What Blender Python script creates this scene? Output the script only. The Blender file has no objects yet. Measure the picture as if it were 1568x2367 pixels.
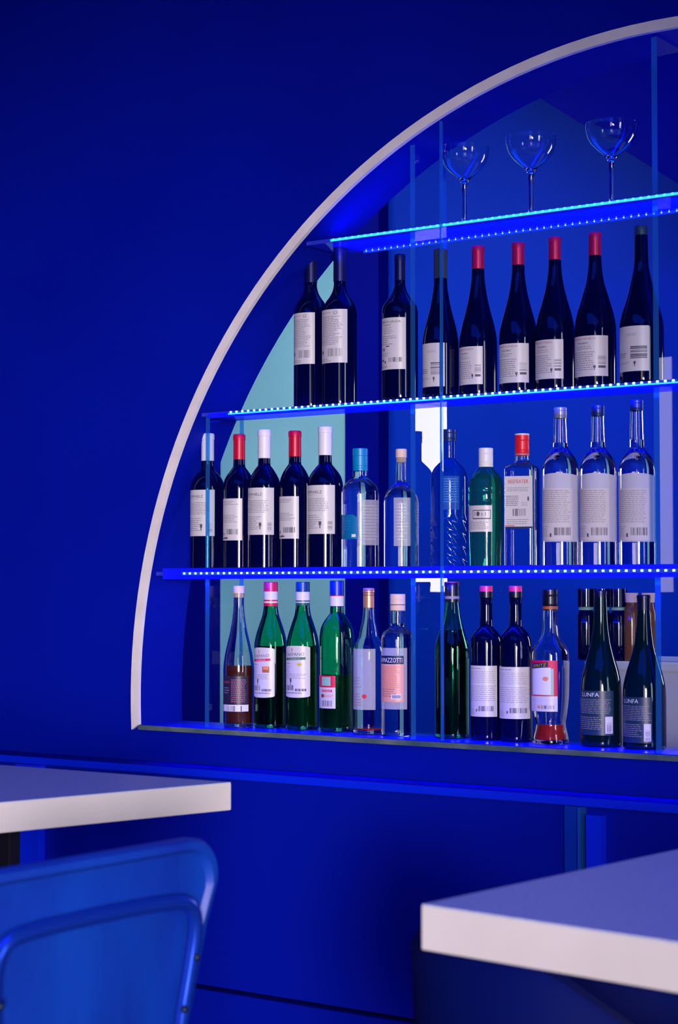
import bpy, bmesh, math, random
from math import pi, sin, cos, atan2, sqrt, asin, radians
from mathutils import Vector, Matrix, Euler
random.seed(7)
SC = bpy.context.scene
COL = SC.collection

# ------------------------------------------------------------------ camera
CAMX, CAMY, CAMZ = 2.6954, -3.2129, 1.03
cam_d = bpy.data.cameras.new('camera'); cam = bpy.data.objects.new('camera', cam_d); COL.objects.link(cam)
cam.location = (CAMX, CAMY, CAMZ)
cam.rotation_euler = Euler((pi / 2 + 0.04139, 0, 0.62343), 'XYZ')
cam_d.sensor_fit = 'VERTICAL'; cam_d.sensor_height = 36.0
cam_d.lens = 4283.2 / 2367 * 36.0
cam_d.clip_start = 0.05; cam_d.clip_end = 60
SC.camera = cam
SC.view_settings.view_transform = 'Standard'; SC.view_settings.look = 'None'
SC.view_settings.gamma = 1; SC.view_settings.exposure = 0.0
try: SC.view_settings.use_curve_mapping = False
except Exception: pass
cam_d.dof.use_dof = True
cam_d.dof.focus_distance = 3.95; cam_d.dof.aperture_fstop = 9.0

# ------------------------------------------------------------------ world and lights
wd = bpy.data.worlds.new('world'); SC.world = wd; wd.use_nodes = True
wd.node_tree.nodes['Background'].inputs[0].default_value = (0.05, 0.08, 0.4, 1)
wd.node_tree.nodes['Background'].inputs[1].default_value = 0.15

def area(name, loc, direction, sx, sy, power, col, spread=pi):
    d = bpy.data.lights.new(name, 'AREA'); d.shape = 'RECTANGLE'; d.size = sx; d.size_y = sy
    d.energy = power; d.color = col; d.spread = spread
    o = bpy.data.objects.new(name, d); COL.objects.link(o); o.location = loc
    o.rotation_euler = Vector(direction).to_track_quat('-Z', 'Y').to_euler()
    return o
BLUE = (0.0, 0.012, 1.0)
# daylight through the street windows behind the camera and on the right wall
area('daylight_rear', (4.15, -6.3, 1.675), (0, 1, 0), 1.15, 2.15, 30, (1.0, 0.90, 0.82))
area('daylight_side', (6.3, -2.1, 1.675), (-1, 0, 0), 0.8, 2.15, 46, (0.88, 0.94, 1.0))
# daylight window of the room behind the bar, then two added lights
area('daylight_bar', (1.815, 1.97, 1.38), (0, -1, 0), 0.22, 0.72, 6, (1.0, 0.97, 0.88))
area('divider_reflection_fill', (2.085, 1.97, 1.38), (0, -1, 0), 0.10, 0.72, 0.5, (0.75, 0.75, 1.0))  # dim strip added to give the right divider a grey reflection
area('bar_room_fill', (-1.0, 0.5, 2.72), (-0.05, 0.55, -1), 1.4, 0.5, 24, (0.80, 0.93, 0.95), radians(145))  # unseen overhead fill added to brighten the teal and back walls
# unseen spot added to throw warm light across the tables and the lower arch
sd = bpy.data.lights.new('unseen_spot', 'SPOT'); sd.energy = 3500; sd.color = (1.0, 0.87, 0.86)
sd.spot_size = radians(29.5); sd.spot_blend = 1.0; sd.shadow_soft_size = 0.7
so = bpy.data.objects.new('unseen_spot', sd); COL.objects.link(so); so.location = (5.2, -6.3, 1.25)
so.rotation_euler = (Vector((-0.80, 0, 0.72)) - so.location).to_track_quat('-Z', 'Y').to_euler()
# blue ceiling wash
area('blue_wash', (1.6, -2.7, 2.75), (0, 0.0, -1), 3.2, 1.8, 36, (0.01, 0.05, 1.0))
area('blue_wash_bar', (0.9, 1.0, 2.85), (0, 0.1, -1), 2.6, 0.8, 17, (0.0, 0.07, 1.0))

# ------------------------------------------------------------------ materials
MATS = {}
def principled(name, col, rough=0.5, metal=0.0, trans=0.0, ior=1.45, spec=0.5, emis=None, estr=0.0, coat=0.0):
    m = bpy.data.materials.new(name); m.use_nodes = True
    b = m.node_tree.nodes['Principled BSDF']
    b.inputs['Base Color'].default_value = (*col, 1); b.inputs['Roughness'].default_value = rough
    b.inputs['Metallic'].default_value = metal; b.inputs['Transmission Weight'].default_value = trans
    b.inputs['IOR'].default_value = ior; b.inputs['Specular IOR Level'].default_value = spec
    b.inputs['Coat Weight'].default_value = coat
    if emis: b.inputs['Emission Color'].default_value = (*emis, 1); b.inputs['Emission Strength'].default_value = estr
    MATS[name] = m
    return m
def noise_to(m, scale, lo, hi, detail=4, stretch=(1, 1, 1), bump=0.0, bscale=None):
    nt = m.node_tree; b = nt.nodes['Principled BSDF']
    tc = nt.nodes.new('ShaderNodeTexCoord'); mp = nt.nodes.new('ShaderNodeMapping'); mp.inputs['Scale'].default_value = stretch
    nz = nt.nodes.new('ShaderNodeTexNoise'); nz.inputs['Scale'].default_value = scale; nz.inputs['Detail'].default_value = detail
    rp = nt.nodes.new('ShaderNodeValToRGB'); rp.color_ramp.elements[0].color = (*lo, 1); rp.color_ramp.elements[1].color = (*hi, 1)
    rp.color_ramp.elements[0].position = 0.3; rp.color_ramp.elements[1].position = 0.7
    nt.links.new(tc.outputs['Object'], mp.inputs[0]); nt.links.new(mp.outputs[0], nz.inputs['Vector'])
    nt.links.new(nz.outputs[0], rp.inputs[0]); nt.links.new(rp.outputs[0], b.inputs['Base Color'])
    if bump:
        n2 = nt.nodes.new('ShaderNodeTexNoise'); n2.inputs['Scale'].default_value = bscale or scale * 6
        bp = nt.nodes.new('ShaderNodeBump'); bp.inputs['Strength'].default_value = bump; bp.inputs['Distance'].default_value = 0.002
        nt.links.new(mp.outputs[0], n2.inputs['Vector']); nt.links.new(n2.outputs[0], bp.inputs['Height']); nt.links.new(bp.outputs[0], b.inputs['Normal'])
    return m
P = principled
noise_to(P('paint_blue', (0.0, 0.006, 0.36), 0.55, spec=0.12), 2.2, (0.0, 0.0055, 0.34), (0.0, 0.0075, 0.38), bump=0.05, bscale=60)
noise_to(P('paint_back', (0.0, 0.04, 0.5), 0.6, spec=0.1), 1.5, (0.0, 0.031, 0.45), (0.0, 0.039, 0.50))
P('dark_navy', (0.0, 0.002, 0.22), 0.6, spec=0.05)  # darkest blue, on the pillar, left back wall, soffit and window frames
noise_to(P('paint_teal', (0.25, 0.55, 0.62), 0.6, spec=0.2), 1.2, (0.25, 0.54, 0.62), (0.28, 0.58, 0.66))
P('floor', (0.02, 0.03, 0.12), 0.35); P('trim_and_lit_ledge_blue', (0.0, 0.02, 0.85), 0.4); P('paint_panel', (0.0, 0.035, 0.42), 0.35)
noise_to(P('edge_raw', (0.62, 0.57, 0.52), 0.6), 14, (0.78, 0.72, 0.70), (0.90, 0.85, 0.83), bump=0.2)
noise_to(P('edge_sill', (0.16, 0.22, 0.24), 0.5), 16, (0.04, 0.09, 0.12), (0.16, 0.20, 0.20), bump=0.2)
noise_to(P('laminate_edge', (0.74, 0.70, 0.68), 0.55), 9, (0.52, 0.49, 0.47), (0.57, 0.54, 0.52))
noise_to(P('laminate_top', (0.42, 0.42, 0.46), 0.42), 120, (0.33, 0.38, 0.52), (0.45, 0.50, 0.66), detail=8, stretch=(1, 4, 1))  # blue overhead light is partly put into this white top's colour
P('black_metal', (0.005, 0.005, 0.012), 0.4)
noise_to(P('chair_shell', (0.0, 0.10, 0.62), 0.5), 7, (0.0, 0.018, 0.26), (0.0, 0.046, 0.38), detail=8, stretch=(1, 1.4, .5))
P('chair_tube', (0.01, 0.06, 0.6), 0.22, metal=0.7); P('screw', (0.01, 0.02, 0.05), 0.4, metal=0.6)
P('chair_dark', (0.0, 0.004, 0.08), 0.7, spec=0.1); P('led_bed', (0.02, 0.10, 0.6), 0.4)
P('led', (0.2, 0.6, 1), emis=(0.35, 0.75, 1.0), estr=7.0); P('led_glow', (0, 0.3, 1), emis=(0.01, 0.30, 1.0), estr=1.6); P('led_line', (0, .4, 1), emis=(0.03, 0.42, 1.0), estr=1.6); P('led_halo', (0, 0, .5), emis=(0.0, 0.004, 0.75), estr=1.0); P('led_soft', (0, .4, 1), emis=(0.08, 0.62, 1.0), estr=2.0); P('sill_paint', (0.0, 0.012, 0.62), 0.25, spec=0.6)
P('led_dim', (0.2, 0.5, 1), emis=(0.25, 0.55, 1.0), estr=3.5)
P('wine_glass_dark', (0.0, 0.001, 0.035), 0.06, spec=0.6); P('sparkling_dark', (0.0, 0.008, 0.016), 0.07, spec=0.6)
P('glass_clear', (0.97, 0.99, 1.0), 0.0, trans=1.0, ior=1.48); P('glass_green', (0.08, 0.80, 0.45), 0.0, trans=1.0, ior=1.45)
P('glass_green_full', (0.02, 0.36, 0.22), 0.02, trans=0.9, ior=1.4); P('glass_blue', (0.0, 0.05, 0.60), 0.03, trans=0.6, ior=1.4)
P('glass_coupe', (1, 1, 1), 0.0, trans=1.0, ior=1.5); P('water', (1, 1, 1), 0.0, trans=1.0, ior=1.33)
P('liq_brown', (0.10, 0.016, 0.012), 0.15, trans=0.15); P('liq_dark', (0.004, 0.004, 0.022), 0.1)
P('liq_dkgreen', (0.003, 0.03, 0.03), 0.1, trans=0.2); P('liq_reflection_red', (0.62, 0.03, 0.03), 0.1, trans=0.35)
for n, c, r, mt in [('foil_navy', (0.003, 0.006, 0.09), .35, .3), ('foil_grey', (0.05, 0.07, 0.10), .35, .4), ('foil_crimson', (0.46, 0.006, 0.08), .32, .25),
                    ('foil_green', (0.02, 0.06, 0.09), .4, .3), ('cap_white', (0.80, 0.78, 0.80), .4, 0), ('cap_red', (0.56, 0.0, 0.03), .35, 0),
                    ('cap_blue', (0.0, 0.24, 0.55), .35, 0), ('cork_pink', (0.80, 0.60, 0.50), .6, 0), ('cap_darkblue', (0.01, 0.03, 0.16), .3, .2),
                    ('cap_smoke', (0.25, 0.28, 0.36), .2, .3), ('foil_copper', (0.75, 0.38, 0.22), .3, .5), ('cap_black', (0.004, 0.006, 0.02), .3, 0),
                    ('cap_rosered', (0.80, 0.03, 0.10), .35, 0), ('foil_black', (0.004, 0.007, 0.03), .3, .2), ('cap_redband', (0.78, 0.01, 0.03), .35, 0),
                    ('foil_redw', (0.62, 0.01, 0.06), .35, 0), ('foil_greenw', (0.0, 0.05, 0.12), .35, 0), ('foil_bluew', (0.0, 0.02, 0.30), .35, 0)]:
    P(n, c, r, metal=mt)
P('paper', (0.62, 0.60, 0.63), 0.38, spec=0.6); P('label_blue', (0.0, 0.16, 0.42), 0.4); P('label_peach', (0.78, 0.36, 0.27), 0.4)
P('label_black', (0.02, 0.015, 0.04), 0.4); P('label_ink', (0.012, 0.04, 0.075), 0.35)
def film(name, col, fac):
    m = bpy.data.materials.new(name); m.use_nodes = True; nt = m.node_tree; nt.nodes.clear()
    o = nt.nodes.new('ShaderNodeOutputMaterial'); mx = nt.nodes.new('ShaderNodeMixShader'); t = nt.nodes.new('ShaderNodeBsdfTransparent')
    d = nt.nodes.new('ShaderNodeBsdfDiffuse'); d.inputs[0].default_value = (*col, 1); mx.inputs[0].default_value = fac
    nt.links.new(t.outputs[0], mx.inputs[1]); nt.links.new(d.outputs[0], mx.inputs[2]); nt.links.new(mx.outputs[0], o.inputs[0]); MATS[name] = m
film('label_clear', (0.7, 0.7, 0.76), 0.30); film('label_frost', (0.66, 0.66, 0.80), 0.72); film('label_frost2', (0.74, 0.70, 0.76), 0.8)
film('label_bluetext', (0.05, 0.2, 0.7), 0.25)
for n, c in [('ink_dark', (0.07, 0.07, 0.12)), ('ink_grey', (0.27, 0.25, 0.32)), ('ink_red', (0.6, 0.02, 0.05)), ('ink_green', (0.0, 0.13, 0.11)), ('ink_white', (0.75, 0.75, 0.82)),
             ('ink_crimson', (0.68, 0.0, 0.07)), ('ink_navy', (0.0, 0.01, 0.07)), ('ink_rose', (0.45, 0.16, 0.26)), ('ink_mint', (0.25, 0.55, 0.36)), ('ink_yellow', (0.55, 0.42, 0.05)),
             ('ink_orange', (0.75, 0.25, 0.12)), ('ink_brown', (0.22, 0.05, 0.02)), ('ink_sky', (0.02, 0.2, 0.62)), ('ink_amber', (0.40, 0.10, 0.04)), ('ink_pale', (0.72, 0.70, 0.72))]:
    P(n, c, 0.5)

def sheet_glass(name, tint, gloss_col=(1, 1, 1), diff=None, dfac=0.0):
    """flat architectural glass: see-through plus fresnel reflection, optional frosted share"""
    m = bpy.data.materials.new(name); m.use_nodes = True; nt = m.node_tree; nt.nodes.clear()
    o = nt.nodes.new('ShaderNodeOutputMaterial'); mx = nt.nodes.new('ShaderNodeMixShader')
    t = nt.nodes.new('ShaderNodeBsdfTransparent'); t.inputs[0].default_value = (*tint, 1)
    g = nt.nodes.new('ShaderNodeBsdfGlossy'); g.inputs['Roughness'].default_value = 0.015; g.inputs[0].default_value = (*gloss_col, 1)
    fr = nt.nodes.new('ShaderNodeFresnel'); fr.inputs[0].default_value = 1.5
    geo = nt.nodes.new('ShaderNodeNewGeometry'); mul = nt.nodes.new('ShaderNodeMath'); mul.operation = 'MULTIPLY'
    inv = nt.nodes.new('ShaderNodeMath'); inv.operation = 'SUBTRACT'; inv.inputs[0].default_value = 1.0
    nt.links.new(geo.outputs['Backfacing'], inv.inputs[1]); nt.links.new(fr.outputs[0], mul.inputs[0]); nt.links.new(inv.outputs[0], mul.inputs[1])
    nt.links.new(mul.outputs[0], mx.inputs[0]); nt.links.new(t.outputs[0], mx.inputs[1]); nt.links.new(g.outputs[0], mx.inputs[2])
    last = mx
    if diff:
        d = nt.nodes.new('ShaderNodeBsdfDiffuse'); d.inputs[0].default_value = (*diff, 1)
        tr = nt.nodes.new('ShaderNodeBsdfTranslucent'); tr.inputs[0].default_value = (*diff, 1)
        ad = nt.nodes.new('ShaderNodeMixShader'); ad.inputs[0].default_value = 0.5
        nt.links.new(d.outputs[0], ad.inputs[1]); nt.links.new(tr.outputs[0], ad.inputs[2])
        m2 = nt.nodes.new('ShaderNodeMixShader'); m2.inputs[0].default_value = dfac
        nt.links.new(mx.outputs[0], m2.inputs[1]); nt.links.new(ad.outputs[0], m2.inputs[2]); last = m2
    nt.links.new(last.outputs[0], o.inputs[0]); MATS[name] = m
sheet_glass('pane_glass', (0.93, 0.97, 1.0)); sheet_glass('shelf_glass', (0.35, 0.5, 1.0), diff=(0.08, 0.12, 1.0), dfac=0.65)
sheet_glass('glass_edge', (0.25, 0.65, 1.0), diff=(0.04, 0.30, 0.85), dfac=0.42)

# ------------------------------------------------------------------ helpers
def link(name, me, parent=None, loc=None):
    o = bpy.data.objects.new(name, me); COL.objects.link(o)
    if parent: o.parent = parent
    if loc: o.location = loc
    return o
def obj(name, bm, mats, parent=None, smooth=False, sharp=None):
    me = bpy.data.meshes.new(name); bm.normal_update(); bm.to_mesh(me); bm.free()
    for m in (mats if isinstance(mats, (list, tuple)) else [mats]): me.materials.append(MATS[m])
    if smooth:
        for p in me.polygons: p.use_smooth = True
        try: me.set_sharp_from_angle(angle=radians(sharp or 40))
        except Exception: pass
    return link(name, me, parent)
def tag(o, label, cat, group=None, kind=None):
    if label: o['label'] = label
    if cat: o['category'] = cat
    if group: o['group'] = group
    if kind: o['kind'] = kind
    return o
def struct(name, bm, mats, **k):
    o = obj(name, bm, mats, **k); o['kind'] = 'structure'; return o
def thing(name, label, cat, loc, rz=0, group=None):
    o = bpy.data.objects.new(name, None); COL.objects.link(o); o.location = loc; o.rotation_euler = (0, 0, rz); o.empty_display_size = .05
    return tag(o, label, cat, group)
def box(bm, x0, x1, y0, y1, z0, z1, mi=0, bev=0):
    vs = [bm.verts.new(c) for c in [(x0, y0, z0), (x1, y0, z0), (x1, y1, z0), (x0, y1, z0), (x0, y0, z1), (x1, y0, z1), (x1, y1, z1), (x0, y1, z1)]]
    fs = [bm.faces.new([vs[i] for i in f]) for f in [(0, 3, 2, 1), (4, 5, 6, 7), (0, 1, 5, 4), (1, 2, 6, 5), (2, 3, 7, 6), (3, 0, 4, 7)]]
    for f in fs: f.material_index = mi
    if bev: bmesh.ops.bevel(bm, geom=list({e for f in fs for e in f.edges}), offset=bev, segments=2, affect='EDGES')
    return bm
def B(*a, **k): return box(bmesh.new(), *a, **k)
def lathe(bm, prof, seg=48, close=True, mi=0, tw=None, sq=None, cx=0, cy=0):
    rings = []
    for z, r in prof:
        if r < 1e-5: rings.append([bm.verts.new((cx, cy, z))]); continue
        ring = []
        for i in range(seg):
            a = 2 * pi * i / seg; rr = r
            if tw and z < tw[0]:
                rr = r * (1 + 0.035 * sin(9 * (a + z * tw[1])) * min(1, (tw[0] - z) / 0.012))
            x, y = cos(a), sin(a)
            if sq and r > sq[1]:
                k = min(1, (r - sq[1]) / (sq[2] - sq[1])); e = 2 + 5 * k
                n = (abs(x) ** e + abs(y) ** e) ** (-1 / e) * (1 - 0.10 * k)
                xx, yy = x * n * rr, y * n * rr; c, s = cos(sq[0]), sin(sq[0]); ring.append(bm.verts.new((cx + xx * c - yy * s, cy + xx * s + yy * c, z)))
            else: ring.append(bm.verts.new((cx + x * rr, cy + y * rr, z)))
        rings.append(ring)
    for a, b in zip(rings, rings[1:]):
        if len(a) == 1 and len(b) == 1: continue
        for i in range(seg):
            j = (i + 1) % seg
            if len(a) == 1: f = [a[0], b[j], b[i]]
            elif len(b) == 1: f = [a[i], a[j], b[0]]
            else: f = [a[i], a[j], b[j], b[i]]
            try: bm.faces.new(f).material_index = mi
            except ValueError: pass
    return bm
def smooth_prof(pts, n=5):
    out = []
    P_ = [pts[0]] + list(pts) + [pts[-1]]
    for i in range(1, len(P_) - 2):
        p0, p1, p2, p3 = P_[i - 1], P_[i], P_[i + 1], P_[i + 2]
        dz = p2[0] - p1[0]
        def slope(a, b, c):
            d1 = (b[1] - a[1]) / (b[0] - a[0]) if b[0] != a[0] else None; d2 = (c[1] - b[1]) / (c[0] - b[0]) if c[0] != b[0] else None
            if d1 is None: return d2 or 0
            if d2 is None: return d1
            return 0 if d1 * d2 <= 0 else 2 * d1 * d2 / (d1 + d2)
        m1, m2 = slope(p0, p1, p2), slope(p1, p2, p3)
        for k in range(n):
            t = k / n
            h = (2 * t ** 3 - 3 * t * t + 1) * p1[1] + (t ** 3 - 2 * t * t + t) * m1 * dz + (-2 * t ** 3 + 3 * t * t) * p2[1] + (t ** 3 - t * t) * m2 * dz
            out.append((p1[0] + t * dz, h))
    out.append(pts[-1]); return out
def tube(bm, pts, r, seg=12, mi=0, cap=True):
    pts = [Vector(p) for p in pts]; rings = []; prev = None
    for i, p in enumerate(pts):
        t = (pts[min(i + 1, len(pts) - 1)] - pts[max(i - 1, 0)]).normalized()
        if prev is None: u = t.orthogonal().normalized()
        else: u = (prev - t * prev.dot(t)).normalized()
        prev = u; v = t.cross(u)
        rings.append([bm.verts.new(p + (u * cos(2 * pi * k / seg) + v * sin(2 * pi * k / seg)) * r) for k in range(seg)])
    for a, b in zip(rings, rings[1:]):
        for k in range(seg): bm.faces.new([a[k], a[(k + 1) % seg], b[(k + 1) % seg], b[k]]).material_index = mi
    if cap: bm.faces.new(rings[0][::-1]); bm.faces.new(rings[-1])
    return bm
def catmull(pts, n=8):
    pts = [Vector(p) for p in pts]; P_ = [pts[0] * 2 - pts[1]] + pts + [pts[-1] * 2 - pts[-2]]; out = []
    for i in range(1, len(P_) - 2):
        a, b, c, d = P_[i - 1:i + 3]
        for k in range(n):
            t = k / n; out.append(0.5 * ((2 * b) + (c - a) * t + (2 * a - 5 * b + 4 * c - d) * t * t + (3 * b - a - 3 * c + d) * t ** 3))
    out.append(pts[-1]); return out

# text as flat polygons (u,v) scaled into a box
_txt = {}
def text_polys(s):
    if s in _txt: return _txt[s]
    cu = bpy.data.curves.new('lettering', 'FONT'); cu.body = s; cu.resolution_u = 2; cu.fill_mode = 'FRONT'
    o = bpy.data.objects.new('lettering', cu); COL.objects.link(o)
    dg = bpy.context.evaluated_depsgraph_get(); dg.update(); me = o.evaluated_get(dg).to_mesh()
    vs = [(v.co.x, v.co.y) for v in me.vertices]; fs = [list(p.vertices) for p in me.polygons]
    o.evaluated_get(dg).to_mesh_clear(); bpy.data.objects.remove(o); bpy.data.curves.remove(cu)
    x0 = min(v[0] for v in vs); x1 = max(v[0] for v in vs); y0 = min(v[1] for v in vs); y1 = max(v[1] for v in vs)
    _txt[s] = ([((x - x0) / (x1 - x0), (y - y0) / (y1 - y0)) for x, y in vs], fs); return _txt[s]

class Print:
    """flat print collected in label units: u 0..1 across, v 0..1 up; bent on the bottle when built"""
    def __init__(self): self.vs = []; self.fs = []; self.mats = []
    def mi(self, m):
        if m not in self.mats: self.mats.append(m)
        return self.mats.index(m)
    def rect(self, u0, u1, v0, v1, m, seg=None, slant=0.0, lay=0):
        n = max(1, math.ceil((u1 - u0) * 26)); k = self.mi(m); b = len(self.vs)
        for i in range(n + 1):
            t = i / n; u = u0 + (u1 - u0) * t; self.vs += [(u, v0 + slant * t, lay), (u, v1 + slant * t, lay)]
        for i in range(n): self.fs.append(([b + 2 * i, b + 2 * i + 2, b + 2 * i + 3, b + 2 * i + 1], k))
    def text(self, s, u0, u1, v0, v1, m, slant=0.0, lay=1):
        lay += 2; vs, fs = text_polys(s); k = self.mi(m); b = len(self.vs)
        self.vs += [(u0 + (u1 - u0) * x, v0 + (v1 - v0) * y + slant * x, lay) for x, y in vs]
        self.fs += [([b + i for i in f], k) for f in fs]
    def lines(self, u0, u1, v0, v1, n, m, th=0.35, ragged=0.3):
        dv = (v1 - v0) / n
        for i in range(n):
            v = v1 - dv * (i + 0.5); u = u0; end = u1 - random.random() * ragged * (u1 - u0)
            while u < end:
                w = random.uniform(0.06, 0.16) * (u1 - u0); self.rect(u, min(u + w, end), v - dv * th / 2, v + dv * th / 2, m, seg=1); u += w + 0.018
    def bars(self, u0, u1, v0, v1, m, n=14, horizontal=False):
        t = 0.0; tot = n * 1.0
        for i in range(n):
            w = random.choice([0.25, 0.35, 0.6, 0.75]); a, b = t / tot, (t + w) / tot; t += 1
            if horizontal: self.rect(u0, u1, v0 + (v1 - v0) * a, v0 + (v1 - v0) * b, m, seg=2)
            else: self.rect(u0 + (u1 - u0) * a, u0 + (u1 - u0) * b, v0, v1, m, seg=1)
    def disc(self, u, v, ru, rv, m, n=14, lay=0):
        k = self.mi(m); b = len(self.vs); n = 10
        for i in range(n + 1):
            c = -cos(pi * i / n); h = rv * max(sqrt(max(0, 1 - c * c)), .02)
            self.vs += [(u + ru * c, v - h, lay), (u + ru * c, v + h, lay)]
        for i in range(n): self.fs.append(([b + 2 * i, b + 2 * i + 2, b + 2 * i + 3, b + 2 * i + 1], k))
    def glass_icon(self, u, v, s, m):
        self.rect(u - .03 * s, u + .03 * s, v, v + .06 * s, m, seg=1); self.rect(u - .012 * s, u + .012 * s, v - .05 * s, v, m, seg=1)

def design(ds):
    p = Print()
    if ds == 'tallq':
        p.text('PASIONE', .06, .46, .925, .95, 'ink_rose'); p.disc(.62, .935, .07, .03, 'ink_grey'); p.disc(.62, .937, .045, .019, 'paper', lay=1)
        p.lines(.06, .86, .33, .88, 17, 'ink_grey', ragged=.35); p.bars(.35, .85, .12, .27, 'ink_grey'); p.rect(.08, .16, .17, .23, 'ink_dark'); p.lines(.06, .5, .02, .09, 2, 'ink_grey')
    elif ds == 'tallc':
        p.text('UNICA LAUDA', .08, .84, .90, .945, 'ink_dark'); p.text('CABERNET', .22, .52, .845, .87, 'ink_dark')
        p.lines(.2, .6, .68, .82, 4, 'ink_grey'); p.lines(.1, .8, .47, .66, 5, 'ink_grey', ragged=.6); p.rect(.12, .26, .36, .42, 'ink_grey'); p.rect(.3, .45, .44, .46, 'ink_dark')
        p.lines(.08, .45, .25, .33, 3, 'ink_grey'); p.bars(.42, .9, .14, .23, 'ink_dark', 12); p.rect(.1, .2, .16, .2, 'ink_dark'); p.rect(.24, .3, .12, .17, 'ink_dark'); p.text('13,5%', .08, .36, .03, .075, 'ink_dark')
    elif ds == 'plainbar':
        p.lines(.35, .75, .78, .84, 2, 'ink_grey'); p.bars(.5, .95, .28, .56, 'ink_dark', 8, True); p.lines(.02, .4, .3, .42, 3, 'ink_dark'); p.lines(.02, .5, .16, .22, 2, 'ink_grey'); p.glass_icon(.62, .16, 1, 'ink_dark')
    elif ds == 'pas':
        p.text('PASIONEX', .10, .70, .90, .955, 'ink_rose'); p.text('MALBEC', .2, .52, .80, .84, 'ink_dark'); p.lines(.16, .6, .66, .76, 2, 'ink_grey'); p.lines(.05, .68, .14, .62, 9, 'ink_grey', ragged=.2)
        p.bars(.74, .94, .3, .52, 'ink_grey', 6, True); p.rect(.75, .93, .2, .26, 'ink_dark'); p.glass_icon(.66, .2, 1, 'ink_dark'); p.lines(.05, .3, .04, .12, 2, 'ink_grey')
    elif ds == 'emp':
        p.text('EMPHIELZ', .08, .62, .83, .885, 'ink_dark'); p.lines(.08, .5, .79, .81, 1, 'ink_grey'); p.lines(.06, .82, .46, .74, 8, 'ink_grey', ragged=.15); p.lines(.06, .6, .1, .4, 7, 'ink_grey', ragged=.4)
        p.glass_icon(.56, .18, 1.3, 'ink_dark'); p.bars(.78, .92, .08, .28, 'ink_grey', 7, True)
    elif ds == 'small':
        p.lines(.08, .9, .84, .95, 3, 'ink_grey', ragged=.5); p.lines(.05, .85, .42, .62, 5, 'ink_grey'); p.bars(.34, .86, .14, .27, 'ink_dark', 12); p.rect(.1, .17, .13, .18, 'ink_dark'); p.rect(.06, .4, .04, .065, 'ink_dark'); p.rect(.2, .36, .06, .08, 'ink_dark')
    elif ds == 'bluelab':
        p.lines(.1, .8, .35, .9, 5, 'ink_sky'); p.rect(.72, .9, .08, .2, 'ink_pale')
    elif ds == 'faint': p.lines(.15, .9, .1, .9, 12, 'ink_pale', th=.12, ragged=.4)
    elif ds == 'faint2':
        p.lines(.1, .5, .35, .55, 4, 'ink_grey'); p.disc(.6, .22, .09, .035, 'ink_red'); p.lines(.08, .5, .05, .28, 5, 'ink_rose')
    elif ds == 'bluetext': p.lines(.05, .95, .2, .95, 10, 'ink_sky', ragged=.1)
    elif ds == 'gin':
        p.rect(.28, .95, .80, .83, 'ink_dark'); p.rect(.28, .3, .5, .83, 'ink_dark'); p.rect(.93, .95, .5, .83, 'ink_dark'); p.rect(.28, .95, .48, .52, 'ink_dark')
        p.disc(.5, .68, .06, .09, 'ink_dark'); p.rect(.36, .40, .6, .76, 'ink_grey'); p.rect(.62, .66, .6, .72, 'ink_grey'); p.rect(.75, .78, .6, .74, 'ink_grey'); p.lines(.15, .95, .08, .4, 5, 'ink_grey')
    elif ds == 'beef':
        p.text('BEEFEATER', .12, .86, .86, .93, 'ink_red'); p.lines(.08, .9, .7, .79, 3, 'ink_grey', ragged=.1); p.lines(.04, .5, .42, .63, 6, 'ink_dark', ragged=.1); p.rect(.82, .88, .52, .60, 'ink_dark'); p.lines(.6, .9, .42, .5, 2, 'ink_grey')
        p.bars(.28, .78, .23, .37, 'ink_dark', 11); p.lines(.06, .9, .06, .18, 3, 'ink_grey', ragged=.2); p.rect(0, 1, -.01, .025, 'ink_navy'); p.rect(.0, .35, .035, .05, 'ink_red')
    elif ds == 'vod':
        p.lines(.05, .93, .33, .97, 17, 'ink_grey', th=.3, ragged=.12); p.bars(.5, .94, .09, .24, 'ink_dark', 14); p.lines(.05, .36, .06, .28, 6, 'ink_grey'); p.rect(.37, .42, .06, .13, 'ink_dark')
    elif ds == 'black':
        p.text('BLEND', .06, .34, .80, .86, 'ink_red'); p.lines(.4, .92, .26, .92, 12, 'ink_rose', ragged=.15); p.lines(.06, .34, .5, .7, 3, 'ink_grey'); p.rect(0, 1, .015, .2, 'ink_pale', lay=0); p.bars(.22, .55, .02, .17, 'ink_dark', 8); p.rect(.72, .76, .02, .17, 'ink_dark', lay=1)
    elif ds in ('carr', 'carg'):
        c = 'ink_crimson' if ds == 'carr' else 'ink_green'
        p.disc(.38, .93, .035, .02, 'ink_orange'); p.rect(.37, .39, .88, .93, 'ink_brown'); p.text('CARPANO', .08, .80, .795, .855, 'ink_dark', slant=.015)
        p.rect(.06, .84, .715, .765, c, slant=.02); p.text('CLASSICO', .22, .66, .728, .757, 'ink_white', slant=.012, lay=2); p.lines(.06, .36, .64, .68, 1, 'ink_dark'); p.lines(.06, .34, .48, .62, 6, 'ink_grey')
        if ds == 'carr': p.rect(.53, .80, .50, .62, 'ink_amber'); p.rect(.57, .76, .56, .63, 'ink_orange', lay=1)
        else: p.disc(.64, .64, .08, .03, 'ink_yellow')
        p.lines(.05, .9, .36, .47, 4, 'ink_grey'); p.glass_icon(.32, .30, 1.2, 'ink_dark'); p.bars(.06, .44, .14, .24, 'ink_dark', 9); p.lines(.5, .9, .12, .18, 1, 'ink_dark', th=.8); p.lines(.06, .9, .07, .11, 1, 'ink_dark')
    elif ds == 'mart':
        p.rect(0, 1, .64, 1.0, 'ink_crimson'); p.rect(.30, .78, .69, .96, 'ink_mint', lay=1)
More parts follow.
